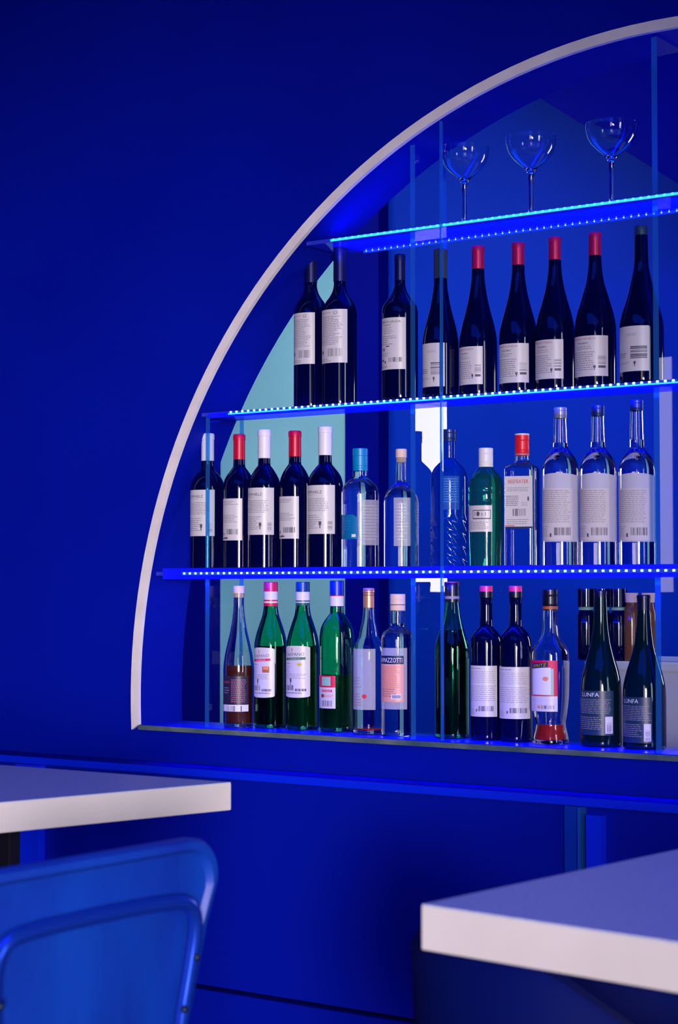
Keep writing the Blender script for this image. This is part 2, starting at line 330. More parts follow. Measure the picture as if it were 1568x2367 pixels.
        p.rect(.3, .85, .50, .57, 'ink_red'); p.text('ROSSO', .36, .8, .515, .555, 'ink_white', lay=2); p.disc(.35, .38, .1, .06, 'ink_brown'); p.lines(.45, .92, .34, .42, 2, 'ink_red'); p.bars(.3, .85, .06, .24, 'ink_dark', 10)
    elif ds == 'ram':
        p.rect(0, 1, .82, 1.0, 'ink_navy'); p.text('RAMAZZOTTI', .03, .95, .855, .955, 'ink_white', lay=2); p.lines(.15, .88, .3, .78, 12, 'ink_orange', th=.45); p.lines(.15, .8, .1, .3, 4, 'ink_brown', th=.25); p.rect(.56, .92, .06, .17, 'ink_white'); p.rect(.6, .9, .08, .15, 'ink_grey', lay=1)
    elif ds == 'clas':
        p.lines(.06, .55, .93, .96, 1, 'ink_dark'); p.lines(.04, .95, .66, .9, 7, 'ink_grey', th=.2, ragged=.1); p.lines(.04, .95, .3, .62, 8, 'ink_grey', th=.25, ragged=.1); p.bars(.42, .9, .11, .21, 'ink_dark', 13); p.lines(.05, .32, .04, .16, 4, 'ink_grey'); p.rect(.33, .37, .1, .15, 'ink_dark')
    elif ds == 'aper':
        p.rect(0, 1, .30, 1.0, 'ink_crimson'); p.rect(.10, .88, .32, .84, 'ink_mint', lay=1); p.rect(.17, .80, .33, .86, 'ink_pale', lay=2); p.rect(.12, .72, .83, .93, 'ink_navy', slant=.04, lay=3)
        p.text('SPRITZ', .2, .66, .855, .915, 'ink_yellow', slant=.03, lay=4); p.disc(.64, .64, .09, .045, 'ink_orange', lay=3); p.lines(.24, .42, .52, .70, 6, 'ink_grey'); p.bars(.5, .92, .05, .12, 'ink_dark', 8); p.disc(.42, .085, .05, .03, 'ink_orange')
    elif ds == 'lun':
        p.text('LUNFA', .16, .64, .865, .955, 'ink_white'); p.lines(.02, 1.0, .48, .82, 9, 'ink_grey', th=.35, ragged=.15); p.lines(.04, .75, .12, .42, 7, 'ink_grey', th=.35, ragged=.2); p.rect(.78, .97, .04, .42, 'ink_pale'); p.bars(.81, .94, .06, .3, 'ink_dark', 8, True)
    return p

def bend(u, v, a0, a1, z0, z1, r): a = a0 + (a1 - a0) * u; return (sin(a) * r, -cos(a) * r, z0 + (z1 - z0) * v)

BOTTLES = [
    {'kind': 'wine_bottle', 'text': 'dark wine bottle with navy capsule, leftmost on the middle glass shelf by the arch', 'grp': None, 'pos': (0.2393, 0.095, 1.4288), 'R': 0.0382, 'cap': (0.3528, 0.2836, 0.014, 'foil_navy', 'foil'), 'prof': [(0.2836, 0.0135), (0.2778, 0.0135), (0.2661, 0.0155), (0.2525, 0.0213), (0.2388, 0.0309), (0.2252, 0.0358), (0.2077, 0.0382), (0.1766, 0.0382)], 'labels': [(-0.732, 0.869, 0.0982, 0.2127, 'paper', 'tallq')], 'glass': 'dark'},
    {'kind': 'wine_bottle', 'text': 'dark wine bottle with navy capsule in front of the teal wall edge, middle glass shelf', 'grp': None, 'pos': (0.3298, 0.08, 1.4288), 'R': 0.0395, 'cap': (0.3524, 0.2757, 0.0143, 'foil_navy', 'foil'), 'prof': [(0.2757, 0.0133), (0.2699, 0.0133), (0.2585, 0.0152), (0.245, 0.0209), (0.2316, 0.0304), (0.2182, 0.0371), (0.201, 0.0395), (0.1704, 0.0395)], 'labels': [(-0.748, 1.045, 0.093, 0.2103, 'paper', 'tallq')], 'glass': 'dark'},
    {'kind': 'wine_bottle', 'text': 'dark wine bottle with tall crowded back label, just left of the central glass divider', 'grp': None, 'pos': (0.5056, 0.055, 1.4288), 'R': 0.0387, 'cap': (0.3147, 0.2571, 0.0115, 'foil_navy', 'foil'), 'prof': [(0.2571, 0.0115), (0.2515, 0.0115), (0.2404, 0.0134), (0.2274, 0.0189), (0.2144, 0.0281), (0.2014, 0.0364), (0.1847, 0.0387), (0.155, 0.0387)], 'labels': [(-0.78, 0.905, 0.0643, 0.1744, 'paper', 'tallc')], 'glass': 'dark'},
    {'kind': 'wine_bottle', 'text': 'slope-shouldered wine bottle with grey capsule behind the thin glass strip', 'grp': None, 'pos': (0.6103, 0.052, 1.4288), 'R': 0.0381, 'cap': (0.3141, 0.251, 0.0141, 'foil_grey', 'foil'), 'prof': [(0.251, 0.0136), (0.2355, 0.0145), (0.199, 0.02), (0.1625, 0.029), (0.1351, 0.0354), (0.1096, 0.0381), (0.0823, 0.0381)], 'labels': [(-0.802, 0.784, 0.0208, 0.1118, 'paper', 'plainbar')], 'glass': 'dark'},
    {'kind': 'wine_bottle', 'text': 'crimson-capped dark wine bottle, leftmost of the four, beside the grey-capped bottle', 'grp': 'crimson-capped wine bottles', 'pos': (0.6854, 0.08, 1.4288), 'R': 0.0397, 'cap': (0.3166, 0.2675, 0.0133, 'foil_crimson', 'foil'), 'prof': [(0.2675, 0.0131), (0.252, 0.0135), (0.2157, 0.0181), (0.1794, 0.0259), (0.1431, 0.0354), (0.1159, 0.0393), (0.095, 0.0397)], 'labels': [(-0.822, 0.777, 0.0228, 0.1016, 'paper', 'pas')], 'glass': 'dark'},
    {'kind': 'wine_bottle', 'text': 'crimson-capped dark wine bottle, second from the left of the four', 'grp': 'crimson-capped wine bottles', 'pos': (0.7821, 0.08, 1.4288), 'R': 0.04, 'cap': (0.3133, 0.2658, 0.0131, 'foil_crimson', 'foil'), 'prof': [(0.2658, 0.0129), (0.2505, 0.0133), (0.2147, 0.0178), (0.1789, 0.0261), (0.1432, 0.0357), (0.1164, 0.0396), (0.0958, 0.04)], 'labels': [(-0.844, 1.063, 0.02, 0.1004, 'paper', 'pas')], 'glass': 'dark'},
    {'kind': 'wine_bottle', 'text': 'crimson-capped dark wine bottle, third from the left of the four', 'grp': 'crimson-capped wine bottles', 'pos': (0.8679, 0.08, 1.4288), 'R': 0.0404, 'cap': (0.3153, 0.2676, 0.0129, 'foil_crimson', 'foil'), 'prof': [(0.2676, 0.0127), (0.2525, 0.0132), (0.2172, 0.0176), (0.1819, 0.0263), (0.1466, 0.036), (0.1201, 0.0399), (0.0999, 0.0404)], 'labels': [(-0.864, 0.909, 0.0222, 0.1015, 'paper', 'pas')], 'glass': 'dark'},
    {'kind': 'wine_bottle', 'text': 'crimson-capped dark wine bottle, rightmost of the four, next to the dark-capped bottle', 'grp': 'crimson-capped wine bottles', 'pos': (0.9593, 0.08, 1.4288), 'R': 0.0415, 'cap': (0.3147, 0.2668, 0.0127, 'foil_crimson', 'foil'), 'prof': [(0.2668, 0.0125), (0.2519, 0.013), (0.2171, 0.0173), (0.1823, 0.0271), (0.1475, 0.037), (0.1214, 0.0411), (0.1014, 0.0415)], 'labels': [(-0.885, 1.108, 0.0212, 0.1019, 'paper', 'pas')], 'glass': 'dark'},
    {'kind': 'wine_bottle', 'text': 'slope-shouldered wine bottle with dark green capsule beside the right glass divider', 'grp': None, 'pos': (1.0682, 0.066, 1.4288), 'R': 0.0432, 'cap': (0.313, 0.2541, 0.0131, 'foil_green', 'foil'), 'prof': [(0.2541, 0.0136), (0.2361, 0.0144), (0.2037, 0.0203), (0.1696, 0.0288), (0.1355, 0.039), (0.1126, 0.0428), (0.093, 0.0432)], 'labels': [(-0.91, 0.78, 0.0225, 0.1107, 'paper', 'plainbar')], 'glass': 'dark'},
    {'kind': 'wine_bottle', 'text': 'white-capped dark wine bottle at the far left end, behind the left glass divider', 'grp': 'white-capped wine bottles', 'pos': (-0.0382, 0.07, 1.0689), 'R': 0.0398, 'cap': (0.3188, 0.2548, 0.0149, 'cap_white', 'foil'), 'prof': [(0.2528, 0.0144), (0.2468, 0.0144), (0.2338, 0.0159), (0.2249, 0.0249), (0.2089, 0.0358), (0.1939, 0.0398), (0.171, 0.0398)], 'labels': [(-0.676, 1.106, 0.0812, 0.1868, 'paper', 'emp')], 'glass': 'dark'},
    {'kind': 'wine_bottle', 'text': 'red-capped dark wine bottle between the first and second white-capped ones', 'grp': 'red-capped wine bottles', 'pos': (0.0517, 0.074, 1.0689), 'R': 0.0364, 'cap': (0.3127, 0.2544, 0.0135, 'cap_red', 'foil'), 'prof': [(0.2544, 0.0133), (0.2396, 0.0138), (0.2317, 0.0187), (0.2179, 0.0285), (0.205, 0.0344), (0.1902, 0.0364), (0.1685, 0.0364)], 'labels': [(-0.693, 0.868, 0.0701, 0.1648, 'paper', 'small')], 'glass': 'dark'},
    {'kind': 'wine_bottle', 'text': 'white-capped dark wine bottle between the two red-capped bottles', 'grp': 'white-capped wine bottles', 'pos': (0.1273, 0.07, 1.0689), 'R': 0.0365, 'cap': (0.3195, 0.254, 0.0146, 'cap_white', 'foil'), 'prof': [(0.254, 0.0136), (0.2394, 0.0141), (0.2316, 0.0195), (0.2179, 0.0282), (0.2052, 0.0341), (0.1906, 0.0365), (0.1662, 0.0365)], 'labels': [(-0.707, 1.291, 0.0814, 0.1866, 'paper', 'emp')], 'glass': 'dark'},
    {'kind': 'wine_bottle', 'text': 'red-capped dark wine bottle between the second and third white-capped bottles', 'grp': 'red-capped wine bottles', 'pos': (0.1988, 0.09, 1.0689), 'R': 0.0348, 'cap': (0.3144, 0.2561, 0.0141, 'cap_red', 'foil'), 'prof': [(0.2561, 0.0135), (0.2406, 0.014), (0.2328, 0.0193), (0.2183, 0.028), (0.2047, 0.0329), (0.1901, 0.0348), (0.1649, 0.0348)], 'labels': [(-0.723, 0.9, 0.0721, 0.1661, 'paper', 'small')], 'glass': 'dark'},
    {'kind': 'wine_bottle', 'text': 'white-capped dark wine bottle standing next to the blue-capped clear bottle', 'grp': 'white-capped wine bottles', 'pos': (0.3009, 0.065, 1.0689), 'R': 0.0394, 'cap': (0.3171, 0.2532, 0.0152, 'cap_white', 'foil'), 'prof': [(0.2532, 0.0142), (0.2352, 0.0147), (0.2266, 0.0209), (0.2133, 0.0313), (0.2009, 0.037), (0.1867, 0.0394), (0.161, 0.0394)], 'labels': [(-0.74, 1.19, 0.0801, 0.1864, 'paper', 'emp')], 'glass': 'dark'},
    {'kind': 'liquor_bottle', 'text': 'clear glass spirits bottle with bright blue screw cap and blue label', 'grp': None, 'pos': (0.3877, 0.075, 1.0689), 'R': 0.0404, 'cap': (0.2652, 0.2163, 0.0169, 'cap_blue', 'screw'), 'prof': [(0.2163, 0.016), (0.205, 0.016), (0.1984, 0.0206), (0.1909, 0.03), (0.1815, 0.0375), (0.1683, 0.0404), (0.1401, 0.0404)], 'labels': [(-0.758, 0.495, 0.0677, 0.1206, 'label_blue', 'bluelab'), (0.519, 1.982, 0.0547, 0.1523, 'label_clear', 'faint')], 'glass': 'clear'},
    {'kind': 'liquor_bottle', 'text': 'round-shouldered clear bottle with cork stopper left of the central glass divider', 'grp': None, 'pos': (0.5117, 0.05, 1.0689), 'R': 0.0367, 'cap': (0.2573, 0.2288, 0.0119, 'cork_pink', 'cork'), 'prof': [(0.2288, 0.011), (0.1893, 0.0115), (0.1819, 0.0147), (0.1746, 0.0238), (0.1635, 0.0321), (0.1452, 0.0367), (0.1222, 0.0367)], 'labels': [(0.151, 1.172, 0.0508, 0.1525, 'label_clear', 'faint')], 'glass': 'clear'},
    {'kind': 'liquor_bottle', 'text': 'deep blue glass bottle with spiral fluting at its foot', 'grp': None, 'pos': (0.6129, 0.08, 1.0689), 'R': 0.0391, 'cap': (0.2957, 0.2711, 0.015, 'cap_darkblue', 'screw'), 'prof': [(0.2711, 0.0136), (0.2337, 0.0136), (0.2273, 0.0191), (0.2164, 0.03), (0.2027, 0.0373), (0.1891, 0.0391), (0.1253, 0.0391)], 'labels': [(0.054, 1.128, 0.1255, 0.1958, 'label_bluetext', 'bluetext')], 'glass': 'blue', 'twist': 0.564},
    {'kind': 'liquor_bottle', 'text': 'squat green glass bottle with white screw cap and small square label', 'grp': None, 'pos': (0.7059, 0.075, 1.0689), 'R': 0.0367, 'cap': (0.2521, 0.2126, 0.0152, 'cap_white', 'screw'), 'prof': [(0.2126, 0.0143), (0.2072, 0.0179), (0.1973, 0.0269), (0.1874, 0.0331), (0.1749, 0.0358), (0.1659, 0.0367), (0.1614, 0.0354), (0.1569, 0.0367), (0.1444, 0.0367), (0.1399, 0.0354), (0.1354, 0.0367), (0.0692, 0.0358), (0.0119, 0.034)], 'labels': [(-0.713, 0.893, 0.0779, 0.132, 'paper', 'gin')], 'glass': 'green_full'},
    {'kind': 'liquor_bottle', 'text': 'square-shouldered clear bottle with red screw cap and white back label', 'grp': None, 'pos': (0.7895, 0.08, 1.0689), 'R': 0.0354, 'cap': (0.278, 0.2327, 0.015, 'cap_redband', 'screw'), 'prof': [(0.2327, 0.0142), (0.222, 0.015), (0.2167, 0.0195), (0.2105, 0.0319), (0.2043, 0.0354), (0.1919, 0.0354)], 'labels': [(-0.846, 0.65, 0.0844, 0.1897, 'paper', 'beef')], 'glass': 'clear', 'square': 0.525},
    {'kind': 'liquor_bottle', 'text': 'tall clear bottle with frosted wraparound label, leftmost of the three, beside the red-capped square bottle', 'grp': 'tall frosted-label spirit bottles', 'pos': (0.8799, 0.078, 1.0689), 'R': 0.0371, 'cap': (0.3268, 0.3049, 0.0135, 'cap_smoke', 'screw'), 'prof': [(0.3049, 0.0131), (0.2585, 0.0148), (0.2445, 0.0157), (0.2358, 0.0218), (0.2235, 0.0296), (0.2104, 0.0349), (0.1973, 0.0371), (0.1711, 0.0371)], 'labels': [(-0.866, 1.808, 0.055, 0.1924, 'label_frost', 'frost'), (-0.866, 1.162, 0.0584, 0.1621, 'label_frost2', 'vod')], 'glass': 'clear'},
    {'kind': 'liquor_bottle', 'text': 'tall clear bottle with frosted wraparound label, middle one of the three', 'grp': 'tall frosted-label spirit bottles', 'pos': (0.9648, 0.078, 1.0689), 'R': 0.0366, 'cap': (0.3263, 0.3047, 0.0133, 'cap_darkblue', 'screw'), 'prof': [(0.3047, 0.0129), (0.2546, 0.0146), (0.2408, 0.0155), (0.2321, 0.0215), (0.22, 0.0293), (0.2071, 0.0344), (0.1942, 0.0366), (0.1683, 0.0366)], 'labels': [(-0.886, 1.788, 0.0537, 0.1893, 'label_frost', 'frost'), (-0.886, 1.084, 0.0571, 0.1594, 'label_frost2', 'vod')], 'glass': 'clear'},
    {'kind': 'liquor_bottle', 'text': 'tall clear bottle with frosted wraparound label, rightmost of the three, behind the right glass divider', 'grp': 'tall frosted-label spirit bottles', 'pos': (1.0503, 0.078, 1.0689), 'R': 0.0361, 'cap': (0.3316, 0.3102, 0.0132, 'cap_darkblue', 'screw'), 'prof': [(0.3102, 0.0127), (0.2506, 0.0144), (0.237, 0.0153), (0.2284, 0.0212), (0.2165, 0.0289), (0.2038, 0.034), (0.191, 0.0361), (0.1655, 0.0361)], 'labels': [(-0.907, 1.768, 0.0525, 0.1862, 'label_frost', 'frost'), (-0.907, 1.122, 0.0558, 0.1567, 'label_frost2', 'vod')], 'glass': 'clear'},
    {'kind': 'liquor_bottle', 'text': 'clear tapering bottle half full of brown liquor with black label, cork stopper', 'grp': None, 'pos': (0.05, 0.076, 0.718), 'R': 0.0348, 'cap': (0.3188, 0.2922, 0.0128, 'cork_pink', 'cork'), 'prof': [(0.2922, 0.0118), (0.2765, 0.0118), (0.2441, 0.0147), (0.2147, 0.0196), (0.1853, 0.0265), (0.1559, 0.0324), (0.1285, 0.0348), (0.107, 0.0348)], 'labels': [(-0.602, 1.346, 0.035, 0.1155, 'label_black', 'black')], 'glass': 'clear', 'liquid': (0.1383, 'liq_brown')},
    {'kind': 'vermouth_bottle', 'text': 'green glass vermouth bottle with red cap and red-banded white label', 'grp': None, 'pos': (0.1232, 0.1, 0.718), 'R': 0.0376, 'cap': (0.3275, 0.2728, 0.0159, 'foil_redw', 'bandr'), 'prof': [(0.2728, 0.0156), (0.2543, 0.0185), (0.2299, 0.0263), (0.2055, 0.0337), (0.186, 0.0371), (0.1665, 0.0376)], 'labels': [(-0.71, 0.896, 0.0685, 0.1804, 'paper', 'carr')], 'glass': 'green', 'liquid': (0.1831, 'liq_dark')},
    {'kind': 'vermouth_bottle', 'text': 'green glass vermouth bottle with dark green cap and green-banded white label', 'grp': None, 'pos': (0.2134, 0.1, 0.718), 'R': 0.0371, 'cap': (0.3273, 0.2743, 0.0157, 'foil_greenw', 'bandg'), 'prof': [(0.2743, 0.0154), (0.255, 0.0183), (0.2309, 0.026), (0.2068, 0.0332), (0.1876, 0.0366), (0.1684, 0.0371)], 'labels': [(-0.727, 1.1, 0.0716, 0.1859, 'paper', 'carg')], 'glass': 'green', 'liquid': (0.1847, 'liq_dkgreen')},
    {'kind': 'vermouth_bottle', 'text': 'round-shouldered green glass bottle with blue cap and small red and white label', 'grp': None, 'pos': (0.3072, 0.1, 0.718), 'R': 0.0385, 'cap': (0.33, 0.2729, 0.0157, 'foil_bluew', 'bandb'), 'prof': [(0.2729, 0.0147), (0.2596, 0.0152), (0.252, 0.02), (0.2386, 0.0295), (0.2225, 0.0361), (0.2006, 0.0385), (0.1798, 0.0385)], 'labels': [(-0.746, 0.55, 0.0514, 0.1227, 'paper', 'mart')], 'glass': 'green', 'liquid': (0.1247, 'liq_dkgreen')},
    {'kind': 'liquor_bottle', 'text': 'slim clear bottle with copper foil neck between green bottle and orange-label bottle', 'grp': None, 'pos': (0.4026, 0.086, 0.718), 'R': 0.0337, 'cap': (0.3138, 0.2707, 0.0122, 'foil_copper', 'foil'), 'prof': [(0.2707, 0.0122), (0.2473, 0.014), (0.224, 0.0187), (0.2081, 0.0215), (0.1969, 0.0271), (0.1838, 0.0327), (0.1707, 0.0337)], 'labels': [(-0.727, 1.037, 0.0526, 0.183, 'label_clear', 'faint2')], 'glass': 'clear', 'liquid': (0.0123, 'liq_reflection_red')},  # liquid: red reflections at the base built as a coloured layer
    {'kind': 'liquor_bottle', 'text': 'clear bottle with pale cap and peach label headed by a navy band', 'grp': None, 'pos': (0.4794, 0.084, 0.718), 'R': 0.0351, 'cap': (0.3008, 0.2647, 0.0166, 'cork_pink', 'screw'), 'prof': [(0.2647, 0.0157), (0.2314, 0.0157), (0.225, 0.0213), (0.2185, 0.0314), (0.2093, 0.0351), (0.1834, 0.0351)], 'labels': [(-0.779, 1.177, 0.0567, 0.1864, 'label_clear', 'none'), (-0.779, 0.941, 0.0722, 0.1699, 'label_peach', 'ram')], 'glass': 'clear'},
    {'kind': 'liquor_bottle', 'text': 'tall dark green bottle with black cap, green empty neck and no label', 'grp': None, 'pos': (0.6067, 0.1, 0.718), 'R': 0.0364, 'cap': (0.3265, 0.2837, 0.0155, 'cap_black', 'foil'), 'prof': [(0.2837, 0.015), (0.2582, 0.0182), (0.2263, 0.0255), (0.2036, 0.0328), (0.1854, 0.0364), (0.1718, 0.0364)], 'labels': [], 'glass': 'green', 'liquid': (0.2263, 'liq_dark')},
    {'kind': 'wine_bottle', 'text': 'rose-capped dark bottle with big white label, left one of the pair by the red-label bottle', 'grp': 'rose-capped dark bottles', 'pos': (0.6905, 0.1, 0.718), 'R': 0.0332, 'cap': (0.3182, 0.3056, 0.0139, 'cap_rosered', 'ring'), 'prof': [(0.3056, 0.0139), (0.2921, 0.0135), (0.2912, 0.0126), (0.2346, 0.0135), (0.2283, 0.0189), (0.2175, 0.0279), (0.205, 0.0323), (0.1888, 0.0332), (0.1691, 0.0332)], 'labels': [(-0.826, 1.25, 0.0486, 0.1534, 'paper', 'clas')], 'glass': 'dark'},
    {'kind': 'wine_bottle', 'text': 'rose-capped dark bottle with big white label, right one of the pair by the red-label bottle', 'grp': 'rose-capped dark bottles', 'pos': (0.7609, 0.1, 0.718), 'R': 0.0338, 'cap': (0.3181, 0.3057, 0.0138, 'cap_rosered', 'ring'), 'prof': [(0.3057, 0.0138), (0.2923, 0.0133), (0.2914, 0.0124), (0.2354, 0.0133), (0.2292, 0.0187), (0.2185, 0.0276), (0.2061, 0.032), (0.1901, 0.0338), (0.1706, 0.0338)], 'labels': [(-0.842, 1.53, 0.0471, 0.1525, 'paper', 'clas')], 'glass': 'dark'},
    {'kind': 'liquor_bottle', 'text': 'clear curvy bottle with black cap and red, green and white label', 'grp': None, 'pos': (0.8469, 0.091, 0.718), 'R': 0.0385, 'cap': (0.311, 0.2681, 0.0158, 'cap_black', 'screw'), 'prof': [(0.2681, 0.0149), (0.2383, 0.0158), (0.2208, 0.0175), (0.2103, 0.0219), (0.1989, 0.0298), (0.1832, 0.0377), (0.164, 0.0385), (0.1028, 0.0377), (0.0592, 0.0333), (0.04, 0.0302), (0.0313, 0.0315), (0.0156, 0.035), (-0.0035, 0.0368)], 'labels': [(-0.86, 0.882, 0.0661, 0.1681, 'paper', 'aper')], 'glass': 'clear', 'liquid': (0.0383, 'liq_reflection_red')},
    {'kind': 'sparkling_wine_bottle', 'text': 'dark green sparkling wine bottle with printed dark label, left of the two', 'grp': None, 'pos': (0.9568, 0.1, 0.718), 'R': 0.0414, 'cap': (0.3093, 0.2782, 0.0125, 'foil_black', 'foil'), 'prof': [(0.2782, 0.0129), (0.2437, 0.0147), (0.2093, 0.019), (0.1748, 0.0276), (0.149, 0.0354), (0.1232, 0.0401), (0.0974, 0.0414), (0.0716, 0.0414)], 'labels': [(-0.887, 1.106, 0.0233, 0.1108, 'label_ink', 'lun')], 'glass': 'dark'},
    {'kind': 'sparkling_wine_bottle', 'text': 'dark green sparkling wine bottle with printed dark label, behind the right divider', 'grp': None, 'pos': (1.0518, 0.1, 0.718), 'R': 0.0425, 'cap': (0.3, 0.2685, 0.0132, 'foil_black', 'foil'), 'prof': [(0.2685, 0.0127), (0.2363, 0.0153), (0.2023, 0.0195), (0.1684, 0.0289), (0.143, 0.0365), (0.1175, 0.0416), (0.0921, 0.0425), (0.0668, 0.0425)], 'labels': [(-0.91, 0.807, 0.0127, 0.1014, 'label_ink', 'lun')], 'glass': 'dark'}
]

GLASS = {'dark': 'wine_glass_dark', 'clear': 'glass_clear', 'green': 'glass_green', 'green_full': 'glass_green_full', 'blue': 'glass_blue'}

def build_bottle(b):
    t = thing(b['kind'], b['text'] + ('' if len(b['text'].split()) <= 16 else ''), 'bottle', b['pos'], 0, b['grp'])
    R = b['R']; prof = sorted(b['prof']); ctop, cbot, cr, cm, style = b['cap']
    low, zs0 = prof[0]
    body = [(0.0, R * 0.88), (0.0015, R * 0.955), (0.005, R * 0.995), (0.012, R)] if not (b['prof'][-1][0] < 0.012) else [(0.0, prof[0][1] * .96), (0.002, prof[0][1])]
    if prof[0][0] > 0.02: body += [(0.02 + k * (prof[0][0] - .02) / 3, R) for k in range(3)]
    pp = body[:] + [q for q in prof if q[0] > body[-1][0] + 1e-4]
    pp = smooth_prof(pp, 4)
    zt = pp[-1][0]; neck_r = pp[-1][1]
    outer = [(0.006, 0.0), (0.004, R * 0.5), (0.0, R * 0.82)] + pp + [(ctop - 0.003, neck_r * 0.93)]
    tw = (0.115, 26.0) if b.get('twist') else None
    sq = (b['square'] * 0 + 0.30, R * 0.45, R) if b.get('square') else None
    if b.get('square'): outer = [(z, r * (1.0)) for z, r in outer]
    if tw:
        fine = []
        for (z0_, r0_), (z1_, r1_) in zip(outer, outer[1:]):
            n = max(1, int(abs(z1_ - z0_) / 0.003)); fine += [(z0_ + (z1_ - z0_) * k / n, r0_ + (r1_ - r0_) * k / n) for k in range(n)]
        outer = fine + [outer[-1]]
    bm = bmesh.new(); kind = b['glass']; liq = b.get('liquid')
    seg = 72 if tw else 48
    if kind == 'dark' or kind in ('blue', 'green_full'):
        lathe(bm, outer + [(ctop - 0.003, 0.0)], seg, tw=tw)
    else:
        wl = 0.0028
        lv = liq[0] if liq else ctop - (ctop - zt) - (zt - [z for z, r in pp if r > R * .9][-1]) * .55   # liquid level
        cav = [(z, max(r - wl, 0.004)) for z, r in outer[3:] if z > 0.008]
        if liq:
            inner = [(0.008, 0.0), (0.008, cav[0][1] * 0.9)] + cav
        else:
            rl = [r for z, r in cav if z >= lv]; inner = [(lv, 0.0)] + [(lv, rl[0] if rl else neck_r * .7)] + [q for q in cav if q[0] > lv]
        lathe(bm, outer + inner[::-1], seg, sq=sq)
    bmesh.ops.recalc_face_normals(bm, faces=bm.faces)
    gm = GLASS[kind] if b['kind'] != 'sparkling_wine_bottle' else 'sparkling_dark'
    obj('glass_body', bm, gm, t, smooth=True, sharp=50)
    if liq:
        lz = liq[0]; lp = [(z, r - wl - 0.0005) for z, r in outer[3:] if 0.009 < z < lz]
        lp = [(0.0085, 0), (0.0085, lp[0][1] * .95)] + lp + [(lz, lp[-1][1]), (lz, 0)]
        bm = lathe(bmesh.new(), lp, 40); bmesh.ops.recalc_face_normals(bm, faces=bm.faces)
        obj('liquid', bm, liq[1], t, smooth=True, sharp=50)
    # closure
    bm = bmesh.new(); H = ctop - cbot; r = cr
    if style in ('foil', 'bandr', 'bandg', 'bandb', 'ring'):
        cp = [(cbot, r * .93), (cbot + .0005, r), (ctop - H * .24, r * .985), (ctop - H * .23, r * 1.05), (ctop - H * .06, r * 1.05), (ctop - .001, r * .98), (ctop, r * .85), (ctop, 0)]
        if style in ('bandr', 'bandg', 'bandb', 'ring'): cp = [(cbot, r * .95), (cbot + .0005, r)] + [(cbot + H * k / 10, r) for k in range(1, 10)] + [(ctop - .001, r), (ctop, r * .9), (ctop, 0)]
    elif style == 'cork': cp = [(cbot, r * .85), (cbot + H * .35, r * .85), (cbot + H * .36, r), (ctop - .001, r), (ctop, r * .92), (ctop, 0)]
    else:
        cp = [(cbot, r * .96), (cbot + .0006, r)]
        for k in range(1, 9): cp += [(cbot + H * k / 9 - .0004, r), (cbot + H * k / 9, r * (.965 if k in (1, 2, 6) else 1)), (cbot + H * k / 9 + .0008, r)]
        cp += [(ctop - .001, r), (ctop, r * .94), (ctop, 0)]
    lathe(bm, cp, 40); bmesh.ops.recalc_face_normals(bm, faces=bm.faces)
    cap = obj('cap' if style in ('screw', 'cork', 'ring') else 'capsule', bm, cm, t, smooth=True, sharp=35)
    def ring(name, f0, f1, m, k=1.012):
        bm = lathe(bmesh.new(), [(cbot + H * f0, r * .9), (cbot + H * f0, r * k), (cbot + H * f1, r * k), (cbot + H * f1, r * .9)], 40)
        obj(name, bm, m, cap, smooth=True, sharp=35)
    if style == 'bandr': ring('paper_band', .26, .60, 'ink_pale'); ring('stripe', .02, .1, 'ink_crimson', 1.02); ring('stripe', .13, .2, 'ink_pale', 1.02)
    if style == 'bandg': ring('paper_band', .22, .58, 'ink_pale'); ring('stripe', .02, .1, 'ink_green', 1.02); ring('stripe', .12, .17, 'ink_pale', 1.02)
    if style == 'bandb': ring('paper_band', .02, .40, 'ink_pale'); ring('stripe', .40, .43, 'ink_crimson', 1.02)
    if cm == 'cap_redband': ring('white_rim', .93, 1.0, 'ink_pale'); ring('white_rim', 0.02, .10, 'ink_rose')
    if cm == 'cap_black' and not b['labels']: ring('rim', .93, 1.0, 'ink_crimson'); ring('lettering_band', .16, .30, 'ink_grey')
    elif cm == 'cap_black': ring('gold_band', .06, .2, 'ink_amber')
    if cm == 'foil_copper': ring('rib', .62, .66, 'ink_brown', 1.05); ring('rib', .74, .78, 'ink_brown', 1.05); ring('rib', .86, .9, 'ink_brown', 1.05)
    if cm == 'cork_pink' and style == 'screw': ring('black_line', .34, .39, 'ink_dark', 1.02); ring('black_line', -.02, .03, 'ink_dark', 1.02)
    if style == 'ring':
        bm = lathe(bmesh.new(), [(cbot - H * .95, r * .9), (cbot - H * .95, r * 1.03), (cbot, r * 1.03), (cbot, r * .9)], 40); obj('neck_ring', bm, 'cap_black', t, smooth=True, sharp=35)
    # labels
    for li, (a0, a1, z0, z1, m, ds) in enumerate(b['labels']):
        rr = R * (1.0 if not b.get('square') else 1.0) + 0.0006 + li * 0.0004
        W = (a1 - a0) * rr
        if b.get('square'):
            # flat label on the square face that looks at the viewer
            fa = 0.30; hw_ = R * .80; off = R * .905 + .0008
            def place(u, v, rad): x = -hw_ + 2 * hw_ * u; y = -(off + rad - rr); return (x * cos(fa) - y * sin(fa), x * sin(fa) + y * cos(fa), z0 + (z1 - z0) * v)
        else:
            def place(u, v, rad): return bend(u, v, a0, a1, z0, z1, rad)
        bm = bmesh.new(); n = 20; oval = ds in ('carr', 'carg')
        cols = []
